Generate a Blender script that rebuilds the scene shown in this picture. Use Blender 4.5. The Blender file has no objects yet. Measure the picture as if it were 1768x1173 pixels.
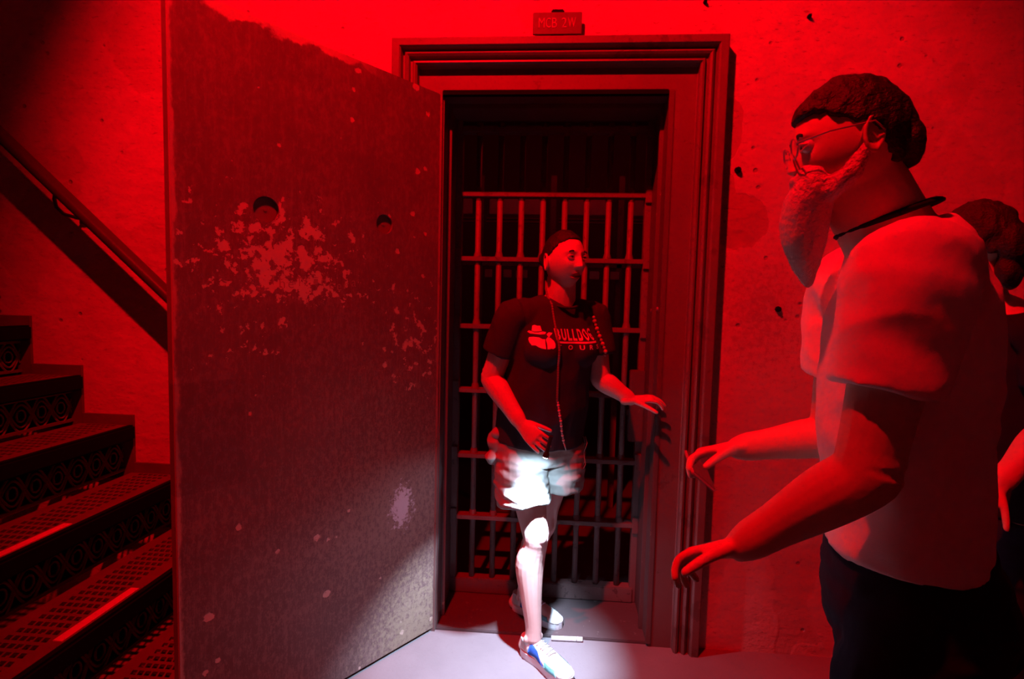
import bpy, bmesh, math, random
from mathutils import Vector, Matrix, noise
from mathutils.bvhtree import BVHTree
random.seed(7)
V = Vector
SC = bpy.context.scene
COL = SC.collection
# ------------------------------------------------------------------ camera
YAW, PITCH, ROLL, DIST, CAMH = 0.0719, -0.0683, 0.0246, 2.1445, 1.42
fw = V((-math.sin(YAW)*math.cos(PITCH), math.cos(YAW)*math.cos(PITCH), math.sin(PITCH)))
r0 = V((math.cos(YAW), math.sin(YAW), 0)); u0 = r0.cross(fw)
rr = r0*math.cos(ROLL)+u0*math.sin(ROLL); uu = rr.cross(fw)
cam = bpy.data.cameras.new('camera'); camo = bpy.data.objects.new('camera', cam); COL.objects.link(camo)
M = Matrix((rr, uu, -fw)).transposed().to_4x4(); M.translation = V((0, -DIST, CAMH)); camo.matrix_world = M
cam.sensor_width = 36; cam.lens = 900/1768*36; cam.clip_start = .02
SC.camera = camo
# ------------------------------------------------------------------ world, lights, exposure
w = bpy.data.worlds.new('world'); SC.world = w; w.use_nodes = True
bg = w.node_tree.nodes['Background']; bg.inputs[0].default_value = (.10, 0.0, .42, 1); bg.inputs[1].default_value = .006
SC.view_settings.view_transform = 'Standard'; SC.view_settings.look = 'None'
SC.view_settings.exposure = 0; SC.view_settings.gamma = 1; SC.view_settings.use_curve_mapping = False
def light(name, kind, loc, color, power, size=.03, target=None, spot=None, blend=.3):
    l = bpy.data.lights.new(name, kind); o = bpy.data.objects.new(name, l); COL.objects.link(o)
    o.location = loc; l.color = color; l.energy = power; l.shadow_soft_size = size
    if kind == 'SPOT':
        l.spot_size = math.radians(spot); l.spot_blend = blend
        o.rotation_euler = (V(target)-V(loc)).to_track_quat('-Z', 'Y').to_euler()
    return o
light('red_lamp', 'SPOT', (-.58, -1.62, 3.95), (1, 0, .004), 680, .035, (-.28, .0, 2.26), 90, .55)
TORCH = V((-.002, -.264, .862)); TDIR = V((-.22, .12, -.97)).normalized()
light('torch_beam', 'SPOT', TORCH+TDIR*.012, (.62, .77, 1), 125, .010, TORCH+TDIR, 76, .65)
light('torch_spill', 'SPOT', TORCH+TDIR*.012, (.62, .77, 1), 4.5, .010, TORCH+TDIR, 150, .5)
light('cell_lamp', 'POINT', (.2, .72, 2.9), (1, 0, .01), 5.5, .05)
# ------------------------------------------------------------------ materials
class NT:
    def __init__(s, name, rough=.7, metal=0, spec=.3):
        s.m = bpy.data.materials.new(name); s.m.use_nodes = True; s.t = s.m.node_tree
        s.b = s.t.nodes['Principled BSDF']; s.b.inputs['Roughness'].default_value = rough
        s.b.inputs['Metallic'].default_value = metal; s.b.inputs['Specular IOR Level'].default_value = spec
        s.co = s.t.nodes.new('ShaderNodeTexCoord').outputs['Object']
    def set(s, sock, v):
        if isinstance(v, bpy.types.NodeSocket): s.t.links.new(v, sock)
        else: sock.default_value = v
    def math(s, op, a, b=0, c=0, clamp=False):
        n = s.t.nodes.new('ShaderNodeMath'); n.operation = op; n.use_clamp = clamp
        s.set(n.inputs[0], a); s.set(n.inputs[1], b); s.set(n.inputs[2], c); return n.outputs[0]
    def noise(s, scale, detail=4, rough=.55, stretch=(1, 1, 1), off=(0, 0, 0), dist=0):
        mp = s.t.nodes.new('ShaderNodeMapping'); mp.inputs['Scale'].default_value = stretch; mp.inputs['Location'].default_value = off
        s.t.links.new(s.co, mp.inputs[0])
        n = s.t.nodes.new('ShaderNodeTexNoise'); n.inputs['Scale'].default_value = scale
        n.inputs['Detail'].default_value = detail; n.inputs['Roughness'].default_value = rough; n.inputs['Distortion'].default_value = dist
        s.t.links.new(mp.outputs[0], n.inputs['Vector']); return n.outputs['Fac']
    def voro(s, scale, off=(0, 0, 0), feature='F1', stretch=(1, 1, 1)):
        mp = s.t.nodes.new('ShaderNodeMapping'); mp.inputs['Location'].default_value = off; mp.inputs['Scale'].default_value = stretch
        s.t.links.new(s.co, mp.inputs[0])
        n = s.t.nodes.new('ShaderNodeTexVoronoi'); n.feature = feature; n.inputs['Scale'].default_value = scale
        s.t.links.new(mp.outputs[0], n.inputs['Vector']); return n.outputs['Distance']
    def step(s, v, lo, hi):
        n = s.t.nodes.new('ShaderNodeMapRange'); n.interpolation_type = 'SMOOTHSTEP'; n.clamp = True
        s.set(n.inputs[0], v); s.set(n.inputs[1], lo); s.set(n.inputs[2], hi); return n.outputs[0]
    def mix(s, f, a, b):
        n = s.t.nodes.new('ShaderNodeMix'); n.data_type = 'RGBA'; s.set(n.inputs[0], f)
        s.set(n.inputs[6], a if isinstance(a, bpy.types.NodeSocket) else (*a, 1)); s.set(n.inputs[7], b if isinstance(b, bpy.types.NodeSocket) else (*b, 1)); return n.outputs[2]
    def xyz(s):
        n = s.t.nodes.new('ShaderNodeSeparateXYZ'); s.t.links.new(s.co, n.inputs[0]); return n.outputs
    def ell(s, a, b, ca, cb, ra, rb):        # 1 at the centre of an ellipse, 0 at its edge, negative beyond
        da = s.math('DIVIDE', s.math('SUBTRACT', a, ca), ra); db = s.math('DIVIDE', s.math('SUBTRACT', b, cb), rb)
        return s.math('SUBTRACT', 1, s.math('SQRT', s.math('ADD', s.math('MULTIPLY', da, da), s.math('MULTIPLY', db, db))))
    def color(s, c): s.set(s.b.inputs['Base Color'], c if isinstance(c, bpy.types.NodeSocket) else (*c, 1)); return s
    def bump(s, h, strength=.5, dist=.01):
        n = s.t.nodes.new('ShaderNodeBump'); n.inputs['Strength'].default_value = strength; n.inputs['Distance'].default_value = dist
        s.set(n.inputs['Height'], h); s.t.links.new(n.outputs[0], s.b.inputs['Normal']); return s
def simple(name, c, rough=.7, metal=0, var=.25, scale=12, bstr=.3, bdist=.003, spec=.3, bscale=60, stretch=(1, 1, 1)):
    n = NT(name, rough, metal, spec)
    d = tuple(x*(1-var) for x in c); e = tuple(min(1, x*(1+var)) for x in c)
    n.color(n.mix(n.noise(scale, 5, stretch=stretch), d, e)); n.bump(n.noise(bscale, 3), bstr, bdist); return n.m
def cloth(name, c, var=.15):
    n = NT(name, .9, 0, .1)
    n.color(n.mix(n.noise(7, 4), tuple(x*(1-var) for x in c), tuple(min(1, x*(1+var)) for x in c)))
    n.bump(n.math('ADD', n.math('MULTIPLY', n.noise(9, 3), 1.0), n.math('MULTIPLY', n.noise(420, 1), .05)), .35, .02); return n.m
# plaster wall: old limewash, flaked patches, pocks and hairline cracks
n = NT('peeling_plaster', .85, 0, .2)
base = n.mix(n.noise(2.2, 6, .6), (.42, .38, .35), (.66, .62, .58))
blot = n.step(n.noise(1.6, 3, .5, off=(3.1, 0, 1.7)), .56, .575)
soft = n.step(n.noise(1.5, 3, .5, off=(3.1, 0, 1.7)), .50, .70)
c = n.mix(n.math('MULTIPLY', soft, .30), base, (.42, .33, .30))
c = n.mix(n.math('MULTIPLY', blot, .45), c, (.40, .30, .28))
fl = n.step(n.noise(28, 5, .7, stretch=(1, 1, 3.2), off=(9, 2, 5)), .60, .66)
x, y, z = n.xyz()
hi = n.step(z, 2.1, 2.5)
c = n.mix(n.math('MULTIPLY', fl, n.math('MULTIPLY_ADD', hi, .42, .22)), c, (.22, .15, .13))
grim = n.step(n.noise(75, 4, .8, off=(4, 7, 1)), .55, .70)
low = n.step(n.math('ADD', n.noise(3, 4, off=(0, 3, 0)), n.math('MULTIPLY', z, -.18)), .18, .55)
c = n.mix(n.math('MULTIPLY', n.math('MULTIPLY', grim, low), .45), c, (.25, .18, .17))
pt = n.math('MAXIMUM', n.ell(x, z, .735, 1.77, .11, .13), n.math('MAXIMUM', n.ell(x, z, .675, 2.12, .055, .14), n.ell(x, z, .66, 1.84, .07, .18)))
pat = n.step(n.math('ADD', pt, n.math('MULTIPLY', n.noise(9, 4, .5, off=(1, 0, 1)), .8)), .50, .53)
c = n.mix(n.math('MULTIPLY', pat, .7), c, (.30, .21, .20))
mo = n.step(n.math('ADD', n.noise(48, 6, .8, off=(1, 4, 1)), n.math('MULTIPLY', n.ell(x, z, .82, 1.40, .28, .34), .14)), .54, .66)
c = n.mix(n.math('MULTIPLY', mo, .45), c, (.24, .17, .17))
crk = n.step(n.voro(1.7, (0, 0, 0), 'DISTANCE_TO_EDGE', (1, 1, 2.2)), .008, .0)
pock = n.step(n.voro(9, (2, 1, 4)), .10, .05)

c = n.mix(n.math('MULTIPLY', pock, .55), c, (.16, .11, .10))
n.color(c)
h = n.math('SUBTRACT', n.math('ADD', n.math('MULTIPLY', n.noise(9, 5, .6, stretch=(1, 1, 2)), .5), n.math('MULTIPLY', n.noise(70, 4, .7), .16)), n.math('ADD', n.math('MULTIPLY', fl, .25), n.math('MULTIPLY', n.math('ADD', blot, pat), .10)))
n.bump(n.math('SUBTRACT', h, n.math('MULTIPLY', pock, .3)), .75, .022)
WALL = n.m
# steel door leaf: dark paint, pale chips where it has flaked
n = NT('flaked_door_paint', .55, 0, .35)
x, y, z = n.xyz()
base = n.mix(n.noise(3.5, 6, .65, stretch=(1.6, 1, .5)), (.080, .050, .050), (.15, .092, .090))
blotch = n.step(n.math('ADD', n.noise(60, 6, .85, stretch=(1, 1, .5)), n.math('MULTIPLY', n.noise(5, 3), .25)), .60, .72)
c = n.mix(n.math('MULTIPLY', blotch, .5), base, (.24, .165, .16))
streak = n.step(n.noise(34, 5, .75, stretch=(2.4, 1, .14)), .50, .68)
c = n.mix(n.math('MULTIPLY', streak, .38), c, (.24, .16, .15))
e1 = n.ell(x, z, .66, 1.56, .33, .20)
e6 = n.ell(x, z, .13, 1.27, .16, .24); e7 = n.ell(x, z, .77, 1.29, .09, .10)
ee = n.math('MAXIMUM', e1, n.math('MAXIMUM', n.math('MULTIPLY', e6, .55), n.math('MULTIPLY', e7, .7)))
chip = n.step(n.math('ADD', n.noise(23, 7, .62, off=(.4, 0, .9)), n.math('MULTIPLY', ee, .17)), .612, .63)
e2 = n.ell(x, z, .60, 1.455, .20, .045)
chip2 = n.step(n.math('ADD', n.noise(38, 4, .6, off=(5, 0, 2)), n.math('MULTIPLY', e2, .14)), .57, .59)
dots = n.step(n.math('ADD', n.math('ADD', n.voro(12, (1.3, 0, .2)), n.math('MULTIPLY', n.noise(60, 3), .25)), n.math('MULTIPLY', n.noise(3, 2), .9)), .655, .625)
edge = n.math('MULTIPLY', n.step(n.math('ADD', z, n.math('MULTIPLY', n.noise(12, 5, .6), .12)), 2.285, 2.30), n.step(x, .25, .5))
rim = n.step(n.math('ADD', n.math('ABSOLUTE', n.math('SUBTRACT', x, .485)), n.math('MULTIPLY', n.noise(18, 5, .7, stretch=(1, 1, .4)), .05)), .495, .505)
allc = n.math('MAXIMUM', n.math('MAXIMUM', chip, chip2), n.math('MAXIMUM', dots, n.math('MAXIMUM', edge, n.math('MULTIPLY', rim, .7))))
c = n.mix(n.math('MULTIPLY', allc, .9), c, (.50, .37, .33))
e3 = n.ell(x, z, .24, .62, .62, .62)
mot = n.step(n.math('ADD', n.noise(70, 6, .75, stretch=(1, 1, .7), off=(2, 0, 8)), n.math('MULTIPLY', e3, .17)), .55, .68)
e4 = n.ell(x, z, .12, .05, .30, .42)
c = n.mix(n.math('MULTIPLY', mot, .62), c, (.22, .155, .135))
mot2 = n.step(n.math('ADD', n.noise(50, 6, .8, off=(7, 0, 3)), n.math('MULTIPLY', e4, .20)), .52, .70)
c = n.mix(n.math('MULTIPLY', mot2, .7), c, (.27, .215, .155))
e5 = n.ell(x, z, .185, .60, .075, .115)
lil = n.step(n.math('ADD', n.noise(45, 6, .75, off=(3, 0, 3)), n.math('MULTIPLY', e5, .30)), .58, .66)
c = n.mix(n.math('MULTIPLY', lil, .8), c, (.46, .42, .50))
sq = n.math('MULTIPLY', n.step(x, .775, .785), n.math('MULTIPLY', n.step(z, .845, .85), n.step(z, 1.175, 1.17)))
c = n.mix(n.math('MULTIPLY', sq, .28), c, (.045, .03, .032))
n.color(c); n.bump(n.math('SUBTRACT', n.math('MULTIPLY', n.noise(50, 5, .7), .3), n.math('MULTIPLY', allc, .4)), .5, .004)
DOOR = n.m
def painted(name, c, chipc, amount=.62, rough=.55, scale=18):
    n = NT(name, rough, 0, .35)
    b = n.mix(n.noise(4, 6, .6), tuple(k*.7 for k in c), tuple(k*1.2 for k in c))
    ch = n.step(n.noise(scale, 6, .65, off=(2, 5, 1)), amount, amount+.03)
    n.color(n.mix(n.math('MULTIPLY', ch, .75), b, chipc))
    n.bump(n.math('SUBTRACT', n.math('MULTIPLY', n.noise(60, 4, .7), .4), n.math('MULTIPLY', ch, .4)), .5, .004); return n.m
CASING = painted('casing_paint', (.165, .11, .105), (.10, .06, .055), .60, .45, 9)
JAMB = painted('jamb_steel_paint', (.12, .08, .08), (.30, .24, .2), .66, .5, 22)
IRON = painted('iron_bar_paint', (.17, .11, .11), (.08, .05, .05), .60, .5, 30)
BLACK = simple('black_paint', (.005, .004, .006), .8, 0, .3, spec=.08)
PALE = simple('pale_steel_paint', (.42, .28, .26), .6)
SILL = painted('dark_sill_paint', (.10, .075, .08), (.20, .18, .18), .64, .6, 25)
n = NT('worn_concrete', .8, 0, .25)
c = n.mix(n.noise(3, 6, .6), (.16, .15, .165), (.26, .245, .265))
c = n.mix(n.math('MULTIPLY', n.step(n.noise(40, 6, .8), .56, .72), .35), c, (.15, .125, .13))
n.color(c); n.bump(n.noise(80, 5, .7), .35, .004); FLOOR = n.m
TREAD = simple('worn_iron_tread', (.13, .09, .09), .55, 0, .4, 9, .4, .003)
LATT = simple('iron_lattice_paint', (.15, .10, .10), .5, 0, .3)
RAIL = simple('handrail_paint', (.05, .032, .04), .45, 0, .3)
TAPE = simple('pale_grip_tape', (.62, .56, .52), .9, 0, .12, 60)
SIGNM = simple('sign_enamel', (.10, .06, .06), .5, 0, .15)
SIGNT = simple('sign_letter_paint', (.34, .26, .25), .6, 0, .15)
SKIN_W = simple('skin', (.62, .41, .38), .5, 0, .08, 20, .15, .002)
SKIN_M = simple('tanned_skin', (.62, .41, .33), .5, 0, .10, 20, .2, .003)
LIP = simple('lip', (.42, .16, .15), .4, 0, .05)
MOUTH = simple('mouth_inside', (.03, .01, .01), .5, 0, .05)
HAIR = simple('dark_hair', (.022, .014, .014), .55, 0, .5, 60, .8, .006, bscale=160, stretch=(1, 1, .2))
EYEW = simple('eye_white', (.55, .52, .5), .2, 0, .05, spec=.5)
IRIS = simple('eye_iris', (.02, .012, .01), .15, 0, .1, spec=.6)
TEE_W = cloth('black_tee_cloth', (.040, .032, .045))
TEE_M = cloth('pale_tee_cloth', (.88, .82, .82), .06)
SHORT = cloth('grey_khaki_cloth', (.33, .36, .34))
JEAN = cloth('dark_denim', (.016, .016, .035))
BLKCL = cloth('black_cloth', (.012, .010, .016))
PRINT = simple('pale_print', (.80, .72, .70), .8, 0, .05)
SHOEW = simple('white_shoe_mesh', (.72, .74, .74), .7, 0, .06, 80, .4, .002, bscale=300)
SHOEB = simple('blue_shoe_panel', (.06, .20, .72), .6, 0, .1)
SHOET = simple('teal_shoe_panel', (.25, .66, .68), .6, 0, .1)
SOLE = simple('pale_shoe_sole', (.62, .62, .66), .6, 0, .1)
BEARD = simple('grey_beard', (.58, .52, .50), .8, 0, .15, 50, .9, .01, bscale=120, stretch=(1, 1, .15))
BEAD = simple('beads', (.75, .55, .6), .3, 0, .5, 90)
PLASTIC = simple('black_plastic', (.02, .02, .025), .35, 0, .1, spec=.5)
GREYP = simple('grey_plastic', (.34, .34, .38), .35, 0, .1, spec=.5)
WHITEP = simple('white_plastic', (.80, .80, .82), .4, 0, .05, spec=.5)
n = NT('torch_lens', .1); n.b.inputs['Emission Color'].default_value = (.8, .88, 1, 1); n.b.inputs['Emission Strength'].default_value = 20; LENS = n.m
GLASS = simple('dark_glass', (.03, .02, .02), .1, 0, .1, spec=.6)
# ------------------------------------------------------------------ object helpers
def link(name, bm, mat, parent=None, base=(0, 0, 0), smooth=False, rot=None):
    if rot is not None or any(base):
        T = Matrix.Translation(V(base)); bmesh.ops.transform(bm, matrix=T.inverted(), verts=bm.verts)
    me = bpy.data.meshes.new(name); bm.to_mesh(me); bm.free(); me.materials.append(mat)
    if smooth: me.polygons.foreach_set('use_smooth', [True]*len(me.polygons))
    o = bpy.data.objects.new(name, me); COL.objects.link(o)
    if parent: o.parent = parent
    else: o.location = base
    return o
def empty(name, loc=(0, 0, 0), rz=0, parent=None):
    o = bpy.data.objects.new(name, None); o.empty_display_size = .1; COL.objects.link(o); o.location = loc; o.rotation_euler.z = rz
    if parent: o.parent = parent
    return o
def tag(o, label=None, cat=None, group=None, kind=None):
    for k, v in (('label', label), ('category', cat), ('group', group), ('kind', kind)):
        if v: o[k] = v
    return o
def box(bm, x0, x1, y0, y1, z0, z1, bev=0):
    r = bmesh.ops.create_cube(bm, size=1, matrix=Matrix.Translation(((x0+x1)/2, (y0+y1)/2, (z0+z1)/2)) @ Matrix.Diagonal((x1-x0, y1-y0, z1-z0, 1)))
    if bev: bmesh.ops.bevel(bm, geom=list({e for v in r['verts'] for e in v.link_edges}), offset=bev, segments=2, affect='EDGES')
def cyl(bm, a, b, ra, rb=None, seg=14):
    a = V(a); b = V(b); d = b-a
    bmesh.ops.create_cone(bm, cap_ends=True, segments=seg, radius1=ra, radius2=ra if rb is None else rb, depth=d.length,
        matrix=Matrix.Translation((a+b)/2) @ d.to_track_quat('Z', 'Y').to_matrix().to_4x4())
def ball(bm, c, r, R=None, u=18, v=12):
    r = (r, r, r) if not hasattr(r, '__len__') else r
    m = Matrix.Translation(V(c)) @ (R.to_4x4() if R else Matrix.Identity(4)) @ Matrix.Diagonal((*r, 1))
    return bmesh.ops.create_uvsphere(bm, u_segments=u, v_segments=v, radius=1, matrix=m)['verts']
def cr(P, t):
    n = len(P)-1; i = min(int(t), n-1); f = t-i
    p0, p1, p2, p3 = P[max(i-1, 0)], P[i], P[i+1], P[min(i+2, n)]
    return tuple(.5*((2*b)+(-a+c)*f+(2*a-5*b+4*c-d)*f*f+(-a+3*b-3*c+d)*f*f*f) for a, b, c, d in zip(p0, p1, p2, p3))
def loft(bm, S, ref=(1, 0, 0), sub=4, seg=18, cap=True, sq=2.0):
    """S: list of (x,y,z,ra,rb); ra lies along ref, rb across; smooth closed tube."""
    S = [tuple(s) if len(s) == 5 else (*s, s[3]) for s in S]
    n = (len(S)-1)*sub; Q = [cr(S, i/sub) for i in range(n+1)]
    pts = [V(q[:3]) for q in Q]; rings = []
    frames = []
    for i, p in enumerate(pts):
        t = (pts[min(i+1, n)]-pts[max(i-1, 0)]).normalized(); a = V(ref)-t*t.dot(V(ref)); a.normalize(); b = t.cross(a)
        frames.append((t, a, b))
    items = [(pts[i], Q[i][3], Q[i][4], frames[i]) for i in range(n+1)]
    if cap:
        def capit(it, sg):
            p, ra, rb, (t, a, b) = it; r = min(ra, rb)
            return [(p+t*sg*r*.55, ra*.83, rb*.83, (t, a, b)), (p+t*sg*r*.9, ra*.45, rb*.45, (t, a, b))]
        items = capit(items[0], -1)[::-1]+items+capit(items[-1], 1)
    for p, ra, rb, (t, a, b) in items:
        ring = []
        for k in range(seg):
            an = 2*math.pi*k/seg; cx, sy = math.cos(an), math.sin(an)
            if sq != 2.0:
                cx = math.copysign(abs(cx)**(2/sq), cx); sy = math.copysign(abs(sy)**(2/sq), sy)
            ring.append(bm.verts.new(p+a*ra*cx+b*rb*sy))
        rings.append(ring)
    for A, B in zip(rings, rings[1:]):
        for k in range(seg): bm.faces.new((A[k], A[(k+1) % seg], B[(k+1) % seg], B[k]))
    bm.faces.new(rings[0][::-1]); bm.faces.new(rings[-1])
def ribbon_tube(bm, pts, r, seg=6, closed=False):
    pts = [V(p) for p in pts]; n = len(pts); rings = []
    for i, p in enumerate(pts):
        t = (pts[min(i+1, n-1)]-pts[max(i-1, 0)]).normalized(); up = V((0, 0, 1)) if abs(t.z) < .9 else V((1, 0, 0))
        a = t.cross(up).normalized(); b = t.cross(a)
        rings.append([bm.verts.new(p+(a*math.cos(2*math.pi*k/seg)+b*math.sin(2*math.pi*k/seg))*r) for k in range(seg)])
    for A, B in zip(rings, rings[1:]):
        for k in range(seg): bm.faces.new((A[k], A[(k+1) % seg], B[(k+1) % seg], B[k]))
    bm.faces.new(rings[0][::-1]); bm.faces.new(rings[-1])
def fuse(name, bm, mat, parent, base, voxel=.004, smooth=3, wrinkle=None):
    """fuse overlapping volumes into one continuous skin"""
    bmesh.ops.recalc_face_normals(bm, faces=bm.faces)
    o = link(name, bm, mat, None, (0, 0, 0))
    m = o.modifiers.new('r', 'REMESH'); m.mode = 'VOXEL'; m.voxel_size = voxel; m.use_smooth_shade = True
    if smooth:
        s = o.modifiers.new('s', 'SMOOTH'); s.iterations = smooth; s.factor = .5
    dg = bpy.context.evaluated_depsgraph_get(); me = bpy.data.meshes.new_from_object(o.evaluated_get(dg))
    bpy.data.objects.remove(o)
    if wrinkle:
        nr = [V(v.normal) for v in me.vertices]
        for v, q in zip(me.vertices, nr): v.co += q*wrinkle(v.co, q)
    bv = BVHTree.FromPolygons([v.co.copy() for v in me.vertices], [tuple(p.vertices) for p in me.polygons])
    b = V(base)
    for v in me.vertices: v.co -= b
    if not me.materials: me.materials.append(mat)
    me.polygons.foreach_set('use_smooth', [True]*len(me.polygons)); me.name = name
    o = bpy.data.objects.new(name, me); COL.objects.link(o)
    if parent: o.parent = parent
    else: o.location = b
    return o, bv
def glyph(ch, x0, x1, z0, z1, bold=.02):
    """letter as triangles inside the given box, returned as (verts2d, faces)"""
    c = bpy.data.curves.new('g', 'FONT'); c.body = ch; c.offset = bold; c.resolution_u = 4
    o = bpy.data.objects.new('g', c); COL.objects.link(o)
    dg = bpy.context.evaluated_depsgraph_get(); me = bpy.data.meshes.new_from_object(o.evaluated_get(dg))
    xs = [v.co.x for v in me.vertices]; ys = [v.co.y for v in me.vertices]
    a, b, cc, d = min(xs), max(xs), min(ys), max(ys)
    vs = [(x0+(v.co.x-a)/(b-a)*(x1-x0), z0+(v.co.y-cc)/(d-cc)*(z1-z0)) for v in me.vertices]
    fs = [tuple(p.vertices) for p in me.polygons]
    bpy.data.objects.remove(o); return vs, fs
def put2d(bm, vs, fs, f, thick=None):
    """place 2-d shapes by f(s,t,lift); gives them a real thickness"""
    th = thick or .001
    A = [bm.verts.new(f(s, t, th)) for s, t in vs]; B = [bm.verts.new(f(s, t, 0)) for s, t in vs]; cnt = {}
    for q in fs:
        try: bm.faces.new([A[i] for i in q])
        except ValueError: pass
        for i in range(len(q)):
            e = (q[i], q[(i+1) % len(q)]); cnt[e] = 1
    for (i, j) in cnt:
        if (j, i) not in cnt:
            try: bm.faces.new((A[i], A[j], B[j], B[i]))
            except ValueError: pass
# ================================================================== SETTING
XL, XR, ZO = -.4576, .4482, 2.2588        # doorway
bm = bmesh.new(); T = .36
box(bm, -5, XL, 0, T, 0, 4.3); box(bm, XR, 4.5, 0, T, 0, 4.3); box(bm, XL, XR, 0, T, ZO, 4.3)
wb = tag(link('wall_back', bm, WALL), kind='structure')
bm = bmesh.new(); box(bm, -5, 4.5, -4.5, .0, -.1, 0); tag(link('floor', bm, FLOOR), kind='structure')
bm = bmesh.new(); box(bm, -5, 4.5, -4.5, 4.3, 4.3, 4.4); tag(link('ceiling', bm, WALL), kind='structure')
bm = bmesh.new(); box(bm, -5.1, -5, -4.5, .36, 0, 4.3); tag(link('wall_left', bm, WALL), kind='structure')
bm = bmesh.new(); box(bm, 4.5, 4.6, -4.5, .36, 0, 4.3); tag(link('wall_right', bm, WALL), kind='structure')
bm = bmesh.new(); box(bm, -5, 4.5, -4.6, -4.5, 0, 4.3); tag(link('wall_front', bm, WALL), kind='structure')
# cell beyond the gate
bm = bmesh.new(); box(bm, -2.2, 2.2, .36, 3.2, -.1, 0); tag(link('floor_cell', bm, SILL), kind='structure')
bm = bmesh.new(); box(bm, -2.2, 2.2, 3.2, 3.3, 0, 4.3); tag(link('wall_cell_back', bm, JAMB), kind='structure')
bm = bmesh.new(); box(bm, -2.3, -2.2, .36, 3.3, 0, 4.3); tag(link('wall_cell_left', bm, JAMB), kind='structure')
bm = bmesh.new(); box(bm, 2.2, 2.3, .36, 3.3, 0, 4.3); tag(link('wall_cell_right', bm, JAMB), kind='structure')
# sill
bm = bmesh.new(); box(bm, XL, XR, .0, .36, -.1, .012, .003); tag(link('floor_sill', bm, SILL), kind='structure')
# jamb lining
def trim(name, mat, x0, x1, y0, y1, z0, z1, bev=.003, parent=None):
    bm = bmesh.new(); box(bm, x0, x1, y0, y1, z0, z1, bev); o = link(name, bm, mat, parent)
    if not parent: tag(o, kind='structure')
    return o
lin = empty('trim_1'); tag(lin, kind='structure')
trim('jamb_board', JAMB, XR-.006, XR+.002, .001, .355, .012, ZO, .001, lin)
trim('jamb_board', JAMB, XL-.002, XL+.006, .001, .355, .012, ZO, .001, lin)
trim('jamb_board', JAMB, XL, XR, .001, .355, ZO-.006, ZO+.002, .001, lin)
trim('stop_bead', JAMB, XR-.022, XR-.004, .085, .105, .012, ZO-.004, .002, lin)
trim('stop_bead', JAMB, XL+.004, XL+.022, .085, .105, .012, ZO-.004, .002, lin)
trim('stop_bead', JAMB, XL+.022, XR-.022, .085, .105, ZO-.024, ZO-.006, .002, lin)
trim('edge_angle', JAMB, XR-.010, XR+.012, -.018, .004, .012, ZO+.01, .003, lin)
trim('edge_angle', BLACK, XL, XR-.011, -.016, .004, ZO-.010, ZO+.012, .003, lin)
for xx, zz in ((XR-.0065, 1.417), (XR-.0065, 1.40)):
    pass
# casing with a moulded profile, mitred
prof = [(0, 0), (0, .012), (.093, .012), (.096, .014), (.097, .040), (.104, .048), (.112, .046), (.118, .032), (.126, .032), (.130, .046), (.138, .052), (.146, .046),
        (.149, .034), (.156, .034), (.160, .056), (.166, .062), (.192, .062), (.197, .055), (.197, 0)]
cas = empty('trim_2'); tag(cas, kind='structure')
def casing(lo, hi, name, mat):
    P = prof[lo:hi]
    P = [(P[0][0], 0)]+P+[(P[-1][0], 0)]
    def run(A, B):
        bm = bmesh.new(); a = [bm.verts.new(A(d, p)) for d, p in P]; b = [bm.verts.new(B(d, p)) for d, p in P]
        for i in range(len(P)-1): bm.faces.new((a[i], a[i+1], b[i+1], b[i]))
        try: bm.faces.new(a[::-1]); bm.faces.new(b)
        except ValueError: pass
        bmesh.ops.recalc_face_normals(bm, faces=bm.faces)
        link(name, bm, mat, cas)
    run(lambda d, p: (XR+d, -p, 0), lambda d, p: (XR+d, -p, ZO+d))
    run(lambda d, p: (XL-d, -p, 0), lambda d, p: (XL-d, -p, ZO+d))
    run(lambda d, p: (XL-d, -p, ZO+d), lambda d, p: (XR+d, -p, ZO+d))
casing(1, 4, 'flat_board', CASING); casing(3, 19, 'moulding', CASING)
# wall anchors (rusty stubs)
for ax, az, ar in ((.716, 1.965, .014), (.648, 1.64, .009), (.640, 1.42, .010), (.90, 1.425, .013), (-1.63+.0, 1.98, .006), (.62, 2.66, .011), (.56, 2.60, .008), (.95, 2.54, .008)):
    bm = bmesh.new(); cyl(bm, (ax, .01, az), (ax, -.012, az), ar, ar*.8, 8); cyl(bm, (ax, -.012, az), (ax, -.02, az), ar*.45, ar*.4, 8); link('anchor_stub', bm, BLACK, wb)
# bolts on the jamb lining, bare metal glints
bm = bmesh.new()
for yy, zz in ((.05, 1.413), (.17, 1.405)): cyl(bm, (XR-.006, yy, zz), (XR-.012, yy, zz), .009, .008, 10)
link('bolt_head', bm, GREYP, lin)
# ================================================================== DOOR LEAF
DW, DT = .971, .045
door = empty('door_1', (XL, 0, 0), math.atan2(-.79784, -.60287)); tag(door, kind='structure')
bm = bmesh.new(); box(bm, 0, DW, -DT, 0, .014, ZO-.002, .003)
o = link('leaf', bm, DOOR, door)
holes = ((.711, 1.693, .040), (.277, 1.704, .036))
for hu, hz, hr in holes:
    cb = bmesh.new(); cyl(cb, (hu, .05, hz), (hu, -.013, hz), hr, hr, 40); co = link('cut', cb, BLACK, door)
    bo = o.modifiers.new('b', 'BOOLEAN'); bo.object = co; bo.operation = 'DIFFERENCE'; bo.solver = 'EXACT'
bpy.context.view_layer.update(); dg = bpy.context.evaluated_depsgraph_get()
me = bpy.data.meshes.new_from_object(o.evaluated_get(dg)); o.modifiers.clear(); o.data = me
while len(me.materials) > 1: me.materials.pop()
for q in [q for q in COL.objects if q.name.startswith('cut')]: bpy.data.objects.remove(q)
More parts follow.
